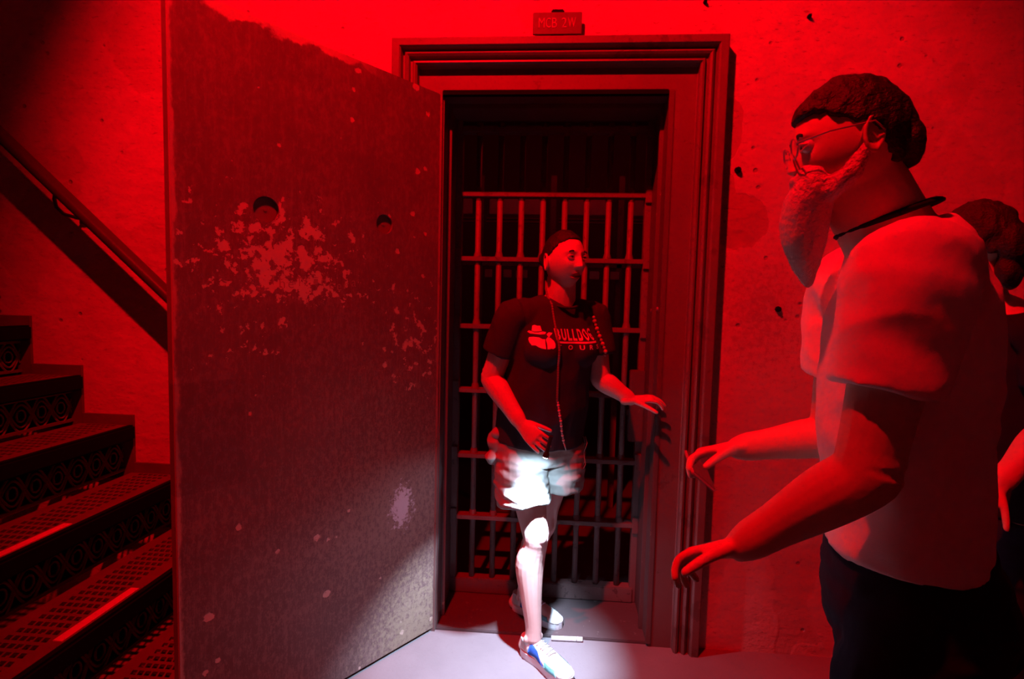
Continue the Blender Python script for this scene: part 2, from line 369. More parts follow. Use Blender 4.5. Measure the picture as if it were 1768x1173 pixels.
for hu, hz, hr in holes:      # swivelling cover discs deep in the holes
    bm = bmesh.new(); cyl(bm, (hu, -.0128, hz-.001), (hu, -.0105, hz-.001), hr*.96, hr*.93, 32); cyl(bm, (hu, -.0105, hz), (hu, -.0085, hz), .006, .005, 10)
    link('peephole_cover', bm, CASING, door)
bm = bmesh.new()
word = 'TheTrincera'; s0, s1 = .700, .385; step = (s0-s1)/len(word)
for i, ch in enumerate(word):
    vs, fs = glyph(ch, 0, step*.62, 0, .030 if ch in 'ThT' and ch.isupper() or ch == 'h' else .022, -.006)
    base = s0-i*step; zb = 1.462-.010*math.sin(i)
    put2d(bm, vs, fs, lambda s, t, l, b=base, zb=zb: V((b-s, l*.3, zb+t)), .001)
bmesh.ops.recalc_face_normals(bm, faces=bm.faces); tag(link('scratched_lettering', bm, simple('scratch_paint', (.26, .18, .165), .7), door), 'faint scratched word on the door face')
for hz in (.35, 1.2, 2.0):
    bm = bmesh.new(); cyl(bm, (-.012, -.022, hz-.06), (-.012, -.022, hz+.06), .011, None, 12); box(bm, -.012, .05, -.050, -.045, hz-.055, hz+.055, .001); link('hinge', bm, IRON, door)
# ================================================================== GATE
GY = .31
gate = tag(empty('barred_gate', (0, GY, .012)), 'closed iron barred gate filling the doorway behind the woman', 'gate')
GB = (0, GY, .012)
CB = (.387, .69, 1.005, 1.31, 1.626, 1.923, 2.215)
for i in range(8):
    X = -.348+.1003*i
    bm = bmesh.new(); cyl(bm, (X, GY, .07), (X, GY, 2.235), .0135, None, 12)
    link('bar', bm, IRON, gate, GB, True)
for z in CB:
    bm = bmesh.new(); box(bm, XL+.028, XR-.028, GY-.024, GY+.024, z-.011, z+.011, .002)
    for i in range(8):
        X = -.348+.1003*i; cyl(bm, (X, GY, z+.008), (X, GY, z+.034), .021, .0145, 12); cyl(bm, (X, GY, z-.026), (X, GY, z-.008), .0145, .018, 12)
    link('crossbar', bm, IRON, gate, GB)
bm = bmesh.new(); box(bm, XL+.02, XR-.02, GY-.028, GY+.028, .013, .085, .004); link('bottom_rail', bm, IRON, gate, GB)
for sx in (XL+.006, XR-.034):
    bm = bmesh.new(); box(bm, sx, sx+.028, GY-.02, GY+.02, .013, 2.235, .002)
    for z in CB: box(bm, sx-.000, sx+.028, GY-.032, GY-.018, z-.035, z+.045, .003)
    link('stile', bm, IRON, gate, GB)
bm = bmesh.new(); box(bm, XR-.075, XR-.008, GY-.06, GY-.018, .80, 1.13, .004); box(bm, XR-.085, XR-.055, GY-.05, GY-.03, .92, .95, .003)
bm2 = link('lock_box', bm, JAMB, gate, GB)
bm = bmesh.new(); cyl(bm, (XR-.045, GY-.060, 1.0), (XR-.045, GY-.066, 1.0), .014, .013, 14); link('keyhole_plate', bm, IRON, bm2)
bpy.data.objects['keyhole_plate'].data.transform(Matrix.Translation(V((0, -GY, -.012))))
bpy.data.objects['keyhole_plate'].location = (0, 0, 0)
# second cell front far behind
rk = tag(empty('cell_front', (0, 1.5, 0)), 'dim steel cell front of plates and rails seen through the gate bars', 'grille')
RB = (0, 1.5, 0)
for x0, x1 in ((-.441, -.059), (.06, .395), (.52, .95), (-1.0, -.56)):
    bm = bmesh.new(); box(bm, x0, x1, 1.49, 1.51, 2.035, 2.14, .004); link('lintel_plate', bm, PALE, rk, RB)
    for z in (1.985, 2.008):
        bm = bmesh.new(); box(bm, x0-.02, x1+.02, 1.485, 1.515, z-.005, z+.005, .001); link('rail', bm, IRON, rk, RB)
for z in (1.70,):
    bm = bmesh.new(); box(bm, -1.0, 1.0, 1.485, 1.515, z-.022, z+.022, .003); link('rail', bm, IRON, rk, RB)
for x0, x1 in ((-.46, -.41), (-.33, -.275), (-.245, -.165), (.26, .325), (.40, .46)):
    bm = bmesh.new(); box(bm, x0, x1, 1.46, 1.484, 1.60, 1.655, .003); link('hasp_plate', bm, PALE, rk, RB)
for X in (-1.0, -.5, 0, .46, 1.0):
    bm = bmesh.new(); box(bm, X-.02, X+.02, 1.485, 1.515, 0, 2.3, .003); link('post', bm, IRON, rk, RB)
# ================================================================== SIGN
sg = tag(empty('room_sign', (-.006, -.03, 2.512)), 'small dark sign reading MCB 2W above the doorway', 'sign')
SB = (-.006, -.03, 2.512)
bm = bmesh.new(); box(bm, -.101, .089, -.036, -.028, 2.470, 2.554, .002); link('plate', bm, SIGNM, sg, SB)
bm = bmesh.new(); box(bm, -.03, .02, -.028, -.001, 2.455, 2.570, .004); link('bracket', bm, BLACK, sg, SB)
bm = bmesh.new()
for ch, a, b in (('M', -.078, -.055), ('C', -.050, -.031), ('B', -.026, -.007), ('2', .011, .030), ('W', .035, .066)):
    vs, fs = glyph(ch, a, b, 2.495, 2.532, .0)
    put2d(bm, vs, fs, lambda s, t, l: V((s, -.036-l, t)), .0015)
bmesh.ops.recalc_face_normals(bm, faces=bm.faces); link('lettering', bm, SIGNT, sg, SB)
# ================================================================== STAIRS
st = tag(empty('staircase', (-1.9, -.65, 0)), 'dark iron staircase with lattice risers climbing left beside the wall', 'staircase')
STB = (-1.9, -.65, 0)
RUN, RISE, Y0, Y1 = .235, .212, -.015, -1.30
def tread_mesh(X, Z):
    bm = bmesh.new()
    # solid borders and a perforated middle field, diamond holes cut through the plate
    xa, xb = X-.250, X-.002; fa, fb = xa+.045, xb-.065
    box(bm, xa, fa, Y1, Y0, Z-.010, Z); box(bm, fb, xb, Y1, Y0, Z-.010, Z)
    nx, ny = 6, 38; dx = (fb-fa)/nx; dy = (Y0-Y1)/ny
    for i in range(nx):
        for j in range(ny):
            x0 = fa+i*dx; x1 = x0+dx; y0 = Y1+j*dy; y1 = y0+dy; cx = (x0+x1)/2; cy = (y0+y1)/2
            hx, hy = dx*.36, dy*.30; o4 = [(x0, y0), (x1, y0), (x1, y1), (x0, y1)]
            sk = .003
            i4 = [(cx-hx+sk, cy-hy), (cx+hx+sk, cy-hy), (cx+hx-sk, cy+hy), (cx-hx-sk, cy+hy)]
            ov = [bm.verts.new((a, b, Z)) for a, b in o4]; iv = [bm.verts.new((a, b, Z)) for a, b in i4]; lv = [bm.verts.new((a, b, Z-.01)) for a, b in i4]
            for k in range(4):
                bm.faces.new((ov[k], ov[(k+1) % 4], iv[(k+1) % 4], iv[k])); bm.faces.new((iv[k], iv[(k+1) % 4], lv[(k+1) % 4], lv[k]))
    return bm
t0 = None; meshes = {}
for k in range(-4, 6):
    X = -2.279+RUN*k; Z = 1.271-RISE*k
    if t0 is None:
        t0 = link('tread', tread_mesh(0, 0), TREAD, st)
        b = bmesh.new(); box(b, -.022, .012, Y1, Y0, -.062, .004, .008); nz0 = link('nosing', b, BLACK, t0)
        # cast lattice riser: two interlaced wave bands between rails
        b = bmesh.new(); hz0, hz1 = -.205, -.065; mid = (hz0+hz1)/2; am = .055; per = .17
        for ph in (0, math.pi):
            for d in (-.010, .010):
                pts = [(-.052+.003*math.cos(2*math.pi*q/16), Y1+(Y0-Y1)*i/150, mid+d+am*math.sin(2*math.pi*((Y0-Y1)*i/150)/per+ph)) for i, q in ((i, i) for i in range(151))]
                ribbon_tube(b, pts, .0045, 5)
        box(b, -.058, -.046, Y1, Y0, hz0, hz0+.012); box(b, -.058, -.046, Y1, Y0, hz1-.012, hz1)
        ns = int((Y0-Y1)/per)
        for i in range(ns+1):
            yy = Y1+per*(i+.5)*1.0
            for s in range(2):
                cy = yy+s*per/2-per/4
                if Y1 < cy-.02 and cy+.02 < Y0:
                    ribbon_tube(b, [(-.052, cy+.018*math.cos(a*math.pi/6), mid+.024*math.sin(a*math.pi/6)) for a in range(13)], .004, 5)
        la0 = link('riser_lattice', b, LATT, st)
        b = bmesh.new(); box(b, -.075, -.070, Y1, Y0, -.21, -.012); bk0 = link('riser_plate', b, BLACK, st)
        trio = (t0, la0, bk0)
        t, la, bk, nz = t0, la0, bk0, nz0
    else:
        t, la, bk = (o.copy() for o in trio); nz = nz0.copy()
        for o in (t, la, bk, nz): COL.objects.link(o)
        nz.parent = t
    for o in (t, la, bk): o.parent = st; o.location = V((X, 0, Z))-V(STB)
    if k in (3, 4):
        b = bmesh.new(); box(b, -.052, -.0225, -.815, -.535, .0005, .0045); tp = link('grip_strip', b, TAPE, t); tag(tp, 'pale grip strip along the nosing')
# wall-side string following the steps
bm = bmesh.new()
for k in range(-4, 6):
    X = -2.279+RUN*k; Z = 1.271-RISE*k
    box(bm, X-.24, X-.004, -.014, -.002, Z-.24, Z+.045)
link('wall_string', bm, TREAD, st, STB)
# handrail
hr = tag(empty('handrail', (-1.93, -.08, 1.75)), 'dark sloping handrail fixed to the wall above the stairs', 'handrail'); HB = (-1.93, -.08, 1.75)
A = V((-3.3, -.105, 2.98)); B = V((-1.25, -.105, 1.135)); ax = (B-A).normalized()
bm = bmesh.new(); loft(bm, [(*A.lerp(B, t), .034, .022) for t in (0, .25, .5, .75, 1)], ref=(0, 1, 0), sub=3, seg=16, sq=2.6)
link('rail', bm, RAIL, hr, HB, True)
for X in (-2.045, -3.0, -1.33):
    t = (X-A.x)/(B.x-A.x); p = A.lerp(B, t)
    bm = bmesh.new()
    ribbon_tube(bm, [p+V((0, 0, -.015)), p+V((-.012, .004, -.045)), p+V((-.016, .015, -.075)), p+V((-.004, .035, -.10)), p+V((.02, .070, -.11)), p+V((.03, .102, -.11))], .0075, 8)
    cyl(bm, p+V((.03, .104, -.11)), p+V((.03, .094, -.11)), .026, .022, 16)
    link('bracket', bm, RAIL, hr, HB, True)
# marker lying on the threshold
mk = tag(empty('marker_pen', (.115, -.012, 0)), 'white marker pen lying along the threshold beside the toe of the back shoe', 'pen')
MB_ = (.115, -.012, 0)
bm = bmesh.new(); cyl(bm, (.045, -.016, .010), (.150, -.012, .010), .0095, None, 16); link('barrel', bm, WHITEP, mk, MB_, False)
bm = bmesh.new(); cyl(bm, (.152, -.012, .010), (.176, -.011, .010), .0100, .0092, 16); link('cap', bm, WHITEP, mk, MB_, False)
# ================================================================== PEOPLE
def frame(F, tilt=0):
    """head frame: columns right(x), back(y), up(z) for a head looking along F"""
    F = V(F).normalized(); y = -F; x = y.cross(V((0, 0, 1))).normalized(); z = x.cross(y)
    R = Matrix((x, y, z)).transposed()
    return R @ Matrix.Rotation(tilt, 3, 'Y')
def g(v, c, s): return math.exp(-((v-c)/s)**2)
def head(bm, c, R, k=1.0, mouth=0.0, ears=True, male=False):
    b2 = bmesh.new(); bmesh.ops.create_uvsphere(b2, u_segments=150, v_segments=120, radius=1)
    for v in b2.verts:
        d = v.co.normalized(); x, y, z = d.x*.0735, d.y*.094, d.z*.112
        if z < 0:
            t = -z/.112; x *= 1-(.20 if not male else .18)*t**1.6
            y = y*(1-.10*t)-.004*t if y < 0 else y*(1-.45*t**1.2)
        elif y > 0: y *= 1.04
        x *= 1+.03*g(z, -.03, .03)*(1 if y < 0 else 0)
        if y < 0:
            f = max(0, -d.y)**.5; ax = abs(x); o = 0
            o += -.0135*g(ax, .031, .0175)*g(z, .006, .0125)                 # eye sockets
            o += .0050*g(ax, .028, .020)*g(z, .027, .008)                   # brows
            o += .0040*g(x, 0, .030)*g(z, .058, .03)
            o += .0045*g(ax, .040, .016)*g(z, -.024, .018)                  # cheeks
            if -.05 < z < .025:                                             # nose ridge to tip
                t = min(1, max(0, (.022-z)/.052)); wdt = .0078+.0035*t
                fall = 1 if z > -.030 else max(0, 1-((-.030-z)/.011)**1.5)
                o += (.005+.0195*t**1.2)*g(x, 0, wdt)*fall
            o += .0095*g(ax, .0125, .0062)*g(z, -.031, .0062)                # nostril wings
            o += -.006*g(ax, .0065, .0035)*g(z, -.0385, .003)
            o += .0060*g(x, 0, .020)*g(z, -.0515+.0*mouth, .0052)            # upper lip
            o += .0065*g(x, 0, .018)*g(z, -.0665-.006*mouth, .0055)          # lower lip
            o += -.016*mouth*g(x, 0, .0160)*g(z, -.0605-.003*mouth, .0052)   # parted mouth
            o += -.003*g(z, -.0785, .005)*g(x, 0, .02)
            o += .0085*g(x, 0, .020)*g(z, -.094, .013)                       # chin
            y -= o*f
        v.co = (x, y, z)
    for v in b2.verts: v.co = V(c)+R@(v.co*k)
    me = bpy.data.meshes.new('t'); b2.to_mesh(me); b2.free(); bm.from_mesh(me); bpy.data.meshes.remove(me)
    if ears:
        for s in (-1, 1):
            e = V(c)+R@(V((s*.076, .012, -.008))*k); RR = R@Matrix.Rotation(s*.35, 3, 'Z')@Matrix.Rotation(-.2, 3, 'X')
            n = 20
            loop = []
            for i in range(n+1):
                a = 2*math.pi*i/n; wv = .0175*(1-.18*math.cos(a+math.pi/2))
                loop.append(e+RR@(V((s*.004, math.cos(a)*.0165, math.sin(a)*.030-(.0 if math.sin(a) > 0 else .002)))*k))
            ribbon_tube(bm, loop, .0042*k, 8)
            ball(bm, e+RR@(V((-s*.003, 0, 0))*k), (.0045*k, .0145*k, .026*k), RR, 14, 10)
            ball(bm, e+RR@(V((s*.002, -.004, -.027))*k), (.005*k, .007*k, .008*k), RR, 10, 8)
def eyes(parent, base, c, R, k=1.0, gaze=(0, -1, 0), skin=None):
    for s in (-1, 1):
        e = V(c)+R@(V((s*.031, -.0745, .006))*k)
        bm = bmesh.new(); ball(bm, e, .0128*k); eb = link('eyeball', bm, EYEW, parent, base, True)
        gd = (R@V(gaze)).normalized()
        bm = bmesh.new(); ball(bm, e+gd*.0078*k, .0062*k); link('iris', bm, IRIS, eb, base, True)
        for name, up in (('eyelid', 1), ('eyelid', -1)):          # lids: curved rims over the ball
            bm = bmesh.new(); pts = []
            for i in range(13):
                a = -1.15+2.3*i/12; lift = (.0062 if up > 0 else -.0062)*math.cos(a*1.25)
                pts.append(e+R@(V((math.sin(a)*.0155, -math.cos(a)*.0134, lift))*k))
            ribbon_tube(bm, pts, (.0022 if up > 0 else .0017)*k, 8); link(name, bm, skin, parent, base, True)
        bm = bmesh.new(); pts = [e+R@(V((s*(-.015+.0031*i), -.0145+.0009*abs(i-4)*.9, .0185+.0045*math.sin(i/9*math.pi)))*k) for i in range(10)]
        S = [(*p, (.0012+.0012*math.sin((i+.6)/10*math.pi))*k, .0032*k) for i, p in enumerate(pts)]
        loft(bm, S, ref=tuple(R@V((0, 1, 0))), sub=1, seg=8); link('eyebrow', bm, HAIR, parent, base, True)
def hand(bm, wr, d, pn, k=1.0, curl=.35, thumb=1, spread=.12, curls=None, topen=.7):
    """wrist, direction of the hand, palm normal (towards which fingers bend); thumb=+1/-1 picks the side"""
    d = V(d).normalized(); pn = V(pn); pn = (pn-d*pn.dot(d)).normalized(); s = d.cross(pn).normalized()*thumb
    wr = V(wr)
    loft(bm, [(*(wr-d*.030*k), .025*k, .020*k), (*(wr+d*.02*k), .030*k, .017*k), (*(wr+d*.055*k), .037*k, .0135*k), (*(wr+d*.085*k), .038*k, .0115*k)], ref=tuple(s), sub=3, seg=16)
    for i, (off, ln) in enumerate(((.029, .068), (.0095, .076), (-.0095, .071), (-.028, .056))):
        c = curls[i] if curls else curl; dd = (d+s*(off/.03)*spread).normalized()
        p = wr+d*(.078-.004*abs(i-1.3))*k+s*off*k; r = .0088*k; S = [(*(p-dd*.012*k), r, r)]; ang = c*.45
        S.append((*p, r*1.04, r*1.04))
        for j, fr in enumerate((.45, .30, .25)):
            v = dd*math.cos(ang)+pn*math.sin(ang); p = p+v*ln*fr*k; r *= .93; S.append((*p, r, r)); ang += c*(.95 if j == 0 else .7)
        loft(bm, S, ref=tuple(s), sub=3, seg=10)
    p = wr+d*.022*k+s*.024*k+pn*.004*k; v = (d*.75+s*topen+pn*.30).normalized(); S = [(*(wr+d*.012*k+s*.010*k), .014*k, .012*k), (*p, .0135*k, .0125*k)]
    for ln, r, b in ((.036, .0105, .0), (.030, .0095, .35), (.024, .0078, .3)):
        v = (v+(d*.5+pn*.4)*b).normalized(); p = p+v*ln*k; S.append((*p, r*k, r*k))
    loft(bm, S, ref=tuple(pn), sub=3, seg=10)
def arm(bm, sh, el, wr, k=1.0, rs=.050, re=.039, rf=.040, rw=.024):
    sh, el, wr = V(sh), V(el), V(wr)
    loft(bm, [(*sh, rs*k, rs*k), (*sh.lerp(el, .35), rs*.93*k, rs*.93*k), (*sh.lerp(el, .8), re*1.02*k, re*k), (*el, re*k, re*k)], sub=4, ref=(1, .3, 0))
    loft(bm, [(*sh.lerp(el, .9), re*k, re*k), (*el, re*1.02*k, re*k), (*el.lerp(wr, .28), rf*k, rf*k), (*el.lerp(wr, .66), rf*.78*k, rf*.72*k), (*el.lerp(wr, .88), (rf*.25+rw*.85)*k, (rf*.2+rw*.75)*k), (*wr, rw*1.05*k, rw*.85*k)], sub=4, ref=(.2, .2, 1))
def leg(bm, hip, knee, ank, k=1.0, rt=.088, rk=.054, rc=.059, ra=.033, fwd=(0, -1, 0), bow=(0, 0, 0)):
    hip, knee, ank = V(hip), V(knee), V(ank); f = V(fwd).normalized()
    loft(bm, [(*hip, rt*k, rt*k), (*hip.lerp(knee, .4), rt*.9*k, rt*.9*k), (*hip.lerp(knee, .82), rk*1.08*k, rk*1.1*k), (*(knee+f*.008), rk*k, rk*k),
              (*(knee.lerp(ank, .12)), rk*.93*k, rk*.93*k), (*(knee.lerp(ank, .32)-f*.018+V(bow)), rc*k, rc*k), (*(knee.lerp(ank, .62)-f*.008+V(bow)*.7), rc*.74*k, rc*.76*k), (*(knee.lerp(ank, .88)), ra*k, ra*k), (*ank, ra*1.03*k, ra*1.05*k)], sub=4, ref=(1, 0, 0))
    ball(bm, knee+f*rk*.80*k, (.027*k, .022*k, .031*k)); loft(bm, [(*(knee.lerp(ank, .08)+f*rk*.70*k), .012, .012), (*(knee.lerp(ank, .35)+f*rk*.52*k+V(bow)), .016, .014), (*(knee.lerp(ank, .8)+f*.020*k), .012, .012)], sub=3)
    q = V((-f.y, f.x, 0))
    ball(bm, ank+q*.030*k, (.013, .013, .016)); ball(bm, ank-q*.030*k, (.013, .013, .016))
def foot(bm, ank, F, k=1.0):
    F = V((F[0], F[1], 0)).normalized(); a = V(ank)
    loft(bm, [(*(a-F*.045-V((0, 0, a.z-.035))), .028, .028), (*(a-V((0, 0, a.z-.045))), .033, .036), (*(a+F*.07-V((0, 0, a.z-.04))), .036, .028), (*(a+F*.14-V((0, 0, a.z-.028))), .037, .017)], ref=(-F.y, F.x, 0))
def shoe(name, label, heel, F, L, base_parent, base, mats, lift=0):
    F = V((F[0], F[1], 0)).normalized(); S = V((F.y, -F.x, 0)); H = V(heel); up, pan, pan2, sole = mats
    P = lambda a, b, z: H+F*a*L+S*b+V((0, 0, z+lift))
    bm = bmesh.new()
    loft(bm, [(*P(.07, 0, .045), .033, .034), (*P(.20, 0, .050), .036, .036), (*P(.42, .000, .048), .036, .034), (*P(.66, .004, .040), .044, .025), (*P(.86, .003, .033), .041, .017), (*P(.955, 0, .029), .028, .011)], ref=tuple(S), sub=4, seg=20)
    loft(bm, [(*P(.16, 0, .052), .034, .040), (*P(.15, 0, .083), .037, .046)], ref=tuple(S), sub=3, seg=20, cap=False)
    bb = bmesh.new()
    o, bv = fuse(name, bm, up, base_parent, base, .0035, 3)
    outline = []
    for a, wd in ((0, .012), (.02, .026), (.08, .034), (.2, .037), (.4, .034), (.55, .040), (.7, .047), (.84, .045), (.94, .033), (.99, .018), (1.01, .004)): outline.append((a, wd))
    pts = [(a, wd) for a, wd in outline]+[(a, -wd) for a, wd in outline[::-1]]
    for z0, z1, ex in ((0, .008, .96), (.008, .030, 1.0)):
        A = [bb.verts.new(P(a, b*ex, z0)) for a, b in pts]; B = [bb.verts.new(P(a, b, z1)) for a, b in pts]
        for i in range(len(pts)): bb.faces.new((A[i], A[(i+1) % len(pts)], B[(i+1) % len(pts)], B[i]))
        bb.faces.new(A[::-1]); bb.faces.new(B)
    bmesh.ops.recalc_face_normals(bb, faces=bb.faces); link('sole', bb, sole, o, base, False)
    def patch(nm, quad, mat, side):
        b = bmesh.new(); n = 8; vs = []
        for i in range(n+1):
            row = []
            for j in range(n+1):
                u, w_ = i/n, j/n; a = (1-u)*((1-w_)*quad[0][0]+w_*quad[3][0])+u*((1-w_)*quad[1][0]+w_*quad[2][0]); z = (1-u)*((1-w_)*quad[0][1]+w_*quad[3][1])+u*((1-w_)*quad[1][1]+w_*quad[2][1])
                q = P(a, side*.12, z); hit = bv.ray_cast(q, -S*side)
                hp = hit[0] if hit[0] is not None else P(a, side*.03, z); row.append(b.verts.new(hp+S*side*.0022))
            vs.append(row)
        for i in range(n):
            for j in range(n): b.faces.new((vs[i][j], vs[i+1][j], vs[i+1][j+1], vs[i][j+1]))
        r = bmesh.ops.solidify(b, geom=b.faces[:], thickness=.002); bmesh.ops.recalc_face_normals(b, faces=b.faces); link(nm, b, mat, o, base, True)
    for side in (-1, 1):
        patch('side_panel', ((.22, .034), (.60, .034), (.42, .068), (.26, .080)), pan, side)
        patch('toe_panel', ((.62, .031), (.86, .031), (.80, .048), (.60, .056)), pan2, side)
        patch('heel_panel', ((.02, .034), (.18, .034), (.16, .085), (.06, .085)), up, side)
    b = bmesh.new()
    for i in range(5):
        a = .36+i*.062; top = None
        pts = []
        for j in range(7):
            sd = -.020+.04*j/6; q = P(a+(.02 if i % 2 else -.005)*(j/6), sd, .20); hit = bv.ray_cast(q, V((0, 0, -1)))
            if hit[0] is not None: pts.append(hit[0]+V((0, 0, .0025)))
        if len(pts) > 2: ribbon_tube(b, pts, .0028, 6)
    link('laces', b, SOLE, o, base, True)
    return o
def wrinkles(sc, amp, stretch=(1, 1, 1), seed=0):
    def f(p, n):
        q = V((p.x*stretch[0]*sc, p.y*stretch[1]*sc, p.z*stretch[2]*sc))+V((seed, 0, seed))
        a = noise.noise(q); b = noise.noise(q*2.3+V((5, 5, 5)))
        return amp*((1-abs(a)*2)*.8+b*.5)
    return f
def outside(bv, p, F, off):
    h = bv.ray_cast(V(p)+V(F)*.5, -V(F)); return (h[0]+V(F)*off) if h[0] is not None else V(p)
# ---------------------------------------------------------------- woman in the doorway
WB = (-.03, -.03, 0)
wo = tag(empty('person', WB), 'person in black tee and grey shorts stepping out of the barred doorway', 'person')
F = V((.41, -.912, 0)); S = V((.912, .41, 0))          # body facing, body left
HC = V((.046, -.105, 1.592)); HF = V((.62, -.78, .02)); HR = frame(HF, 0.0)
bm = bmesh.new()
head(bm, HC, HR, .98, mouth=.9)
loft(bm, [(.040, -.065, 1.41, .060, .055), (.038, -.075, 1.46, .060, .058), (.040, -.083, 1.50, .057, .057), (.040, -.085, 1.56, .056, .058)], ref=tuple(S), sub=4)
loft(bm, [(-.03, .0, .82, .150, .105), (-.03, 0, .92, .165, .115), (-.015, -.02, 1.05, .155, .115), (.0, -.04, 1.2, .155, .115), (.015, -.055, 1.32, .142, .09), (.022, -.062, 1.385, .090, .06), (.035, -.068, 1.43, .07, .055)], ref=tuple(S), sub=4, seg=24)
shL, shR = V((-.140, -.130, 1.372)), V((.172, -.0, 1.372))
elL, wL = V((-.224, -.105, 1.125)), V((-.098, -.215, .972))
elR, wR = V((.212, -.03, 1.125)), V((.330, -.072, 1.052))
arm(bm, shL, elL, wL, 1.13, rw=.022); arm(bm, shR, elR, wR, 1.05, rw=.022)
hand(bm, wL, TORCH-TDIR*.030-V((0, .012, 0))-wL, (.2, .85, -.2), .95, .30, thumb=1, spread=.10, curls=(.55, .50, .40, .30), topen=.38)
hand(bm, wR, (1, .10, .10), (.10, .18, -1), .92, .45, thumb=-1, spread=.18, curls=(.55, .42, .36, .30), topen=.8)
leg(bm, (-.100, -.02, .84), (-.036, -.10, .497), (-.030, -.135, .085), 1.0, fwd=(.5, -.86, 0), bow=(-.010, 0, 0))
foot(bm, (-.030, -.135, .085), (.73, -.68))
leg(bm, (.050, .04, .84), (-.004, .075, .47), (-.088, .165, .085), .96, fwd=(.7, -.7, 0))
foot(bm, (-.088, .165, .085), (.84, -.54))
body, bvw = fuse('body', bm, SKIN_W, wo, WB, .0030, 2)
eyes(wo, WB, HC, HR, .98, (.12, -1, .05), SKIN_W)
bm = bmesh.new(); ball(bm, HC+HR@V((0, -.0845, -.0625)), (.0150, .006, .0062), HR); link('mouth', bm, MOUTH, wo, WB, True)
for zz, rr_ in ((-.0525, .0030), (-.0735, .0040)):
    bm = bmesh.new(); pts = []
    for i in range(11):
        a = -1+.2*i; q = V((a*.0215, -.2, zz+(.0055 if zz < -.06 else -.0045)*(a*a)+(-.0012*g(a, 0, .2) if zz > -.06 else 0))); wq = HC+HR@(q*.98)
        h = bvw.ray_cast(wq, HR@V((0, 1, 0))); pts.append(h[0]+HR@V((0, -.0005, 0)))
    S_ = [(*p, rr_*(.35+.65*math.cos((i-5)/5*1.35)), rr_*(.35+.65*math.cos((i-5)/5*1.35))*.8) for i, p in enumerate(pts)]
    loft(bm, S_, ref=(0, 0, 1), sub=1, seg=8); link('lip', bm, LIP, wo, WB, True)
def hairshell(bm, c, R, k, line, back=.02, vol=.010, wav=.004, low=-.06, seed=0):
    """scalp shell: keeps the part of a swollen skull behind a hairline function"""
    b2 = bmesh.new(); bmesh.ops.create_uvsphere(b2, u_segments=72, v_segments=56, radius=1)
    kill = []
    for v in b2.verts:
        d = v.co.normalized(); x, y, z = d.x*(.0735+vol*.8), d.y*(.096+vol), d.z*(.112+vol)
        if z < 0: x *= 1-.15*(-z/.112); y = y*(1-.28*(-z/.112)) if y > 0 else y
        if not line(x, y, z): kill.append(v)
        n_ = noise.noise(V((x*60+seed, y*60, z*22)))*wav; q = V((x, y, z)); v.co = V(c)+R@((q+q.normalized()*n_)*k)
    bmesh.ops.delete(b2, geom=kill, context='VERTS')
    bmesh.ops.solidify(b2, geom=b2.faces[:], thickness=.012)
    me = bpy.data.meshes.new('t'); b2.to_mesh(me); b2.free(); bm.from_mesh(me); bpy.data.meshes.remove(me)
def pl(t, *P):
    if t <= P[0][0]: return P[0][1]
    for a, b in zip(P, P[1:]):
        if t <= b[0]: return a[1]+(b[1]-a[1])*(t-a[0])/(b[0]-a[0])
    return P[-1][1]
def wl(x, y, z):
    return z > pl(y, (-.11, .082), (-.07, .076), (-.045, .058), (-.022, .030), (-.005, .014), (.012, .010), (.024, -.010), (.036, -.050), (.05, -.08))
bm = bmesh.new(); hairshell(bm, HC, HR, .98, wl, vol=.006)
ball(bm, HC+HR@V((0, .112, .012)), (.030, .026, .034), HR)
ball(bm, HC+HR@V((.012, .128, .030)), (.018, .014, .016), HR)
fuse('hair', bm, HAIR, wo, WB, .0035, 2, wrinkles(60, .0012, (1, 1, .3)))
bm = bmesh.new(); ball(bm, HC+HR@V((-.080, .010, -.040)), .0035); ew = link('earring', bm, GREYP, wo, WB, True)
# tee
bm = bmesh.new()
loft(bm, [(-.032, -.01, .862, .186, .150), (-.026, -.015, .93, .188, .152), (-.012, -.03, 1.04, .184, .150), (.0, -.04, 1.16, .178, .145), (.008, -.048, 1.27, .182, .138), (.014, -.056, 1.345, .172, .110), (.022, -.062, 1.395, .135, .082), (.034, -.066, 1.428, .085, .066)], ref=tuple(S), sub=4, seg=36, cap=False)
for sh, el, e in ((shL, elL, V((-.052, -.010, -.0))), (shR, elR, V((.04, .01, 0)))):
    p0 = sh.lerp(V((.02, -.06, 1.36)), .36); p2 = sh.lerp(el, .60)
    loft(bm, [(.034, -.068, 1.412, .050, .052), (*V((.034, -.068, 1.405)).lerp(sh, .55), .058, .058), (*(sh+V((0, 0, -.006))), .066, .066)], sub=4, seg=20, cap=False, ref=(0, 0, 1))
    loft(bm, [(*p0, .072, .066), (*(sh+V((0, 0, -.004))), .070, .068), (*sh.lerp(el, .30), .071, .068), (*p2, .075, .070)], ref=tuple(S), sub=4, seg=22, cap=False)
for s in (-1, 1): ball(bm, V((.010, -.05, 1.245))+S*s*.078+F*.088, (.074, .060, .070))
tee, bvt = fuse('tee_shirt', bm, TEE_W, wo, WB, .0045, 6, wrinkles(9, .0065, (1, 1, .55), 3))
bm = bmesh.new(); ring = []
for i in range(41):
    a = 2*math.pi*i/40; ring.append(V((.040, -.072, 1.436))+S*.066*math.cos(a)+F*(.062*math.sin(a)+.008)+V((0, 0, -.026*max(0, math.sin(a))+.012*max(0, -math.sin(a)))))
ribbon_tube(bm, ring, .0055, 8); link('neckband', bm, TEE_W, tee, WB, True)
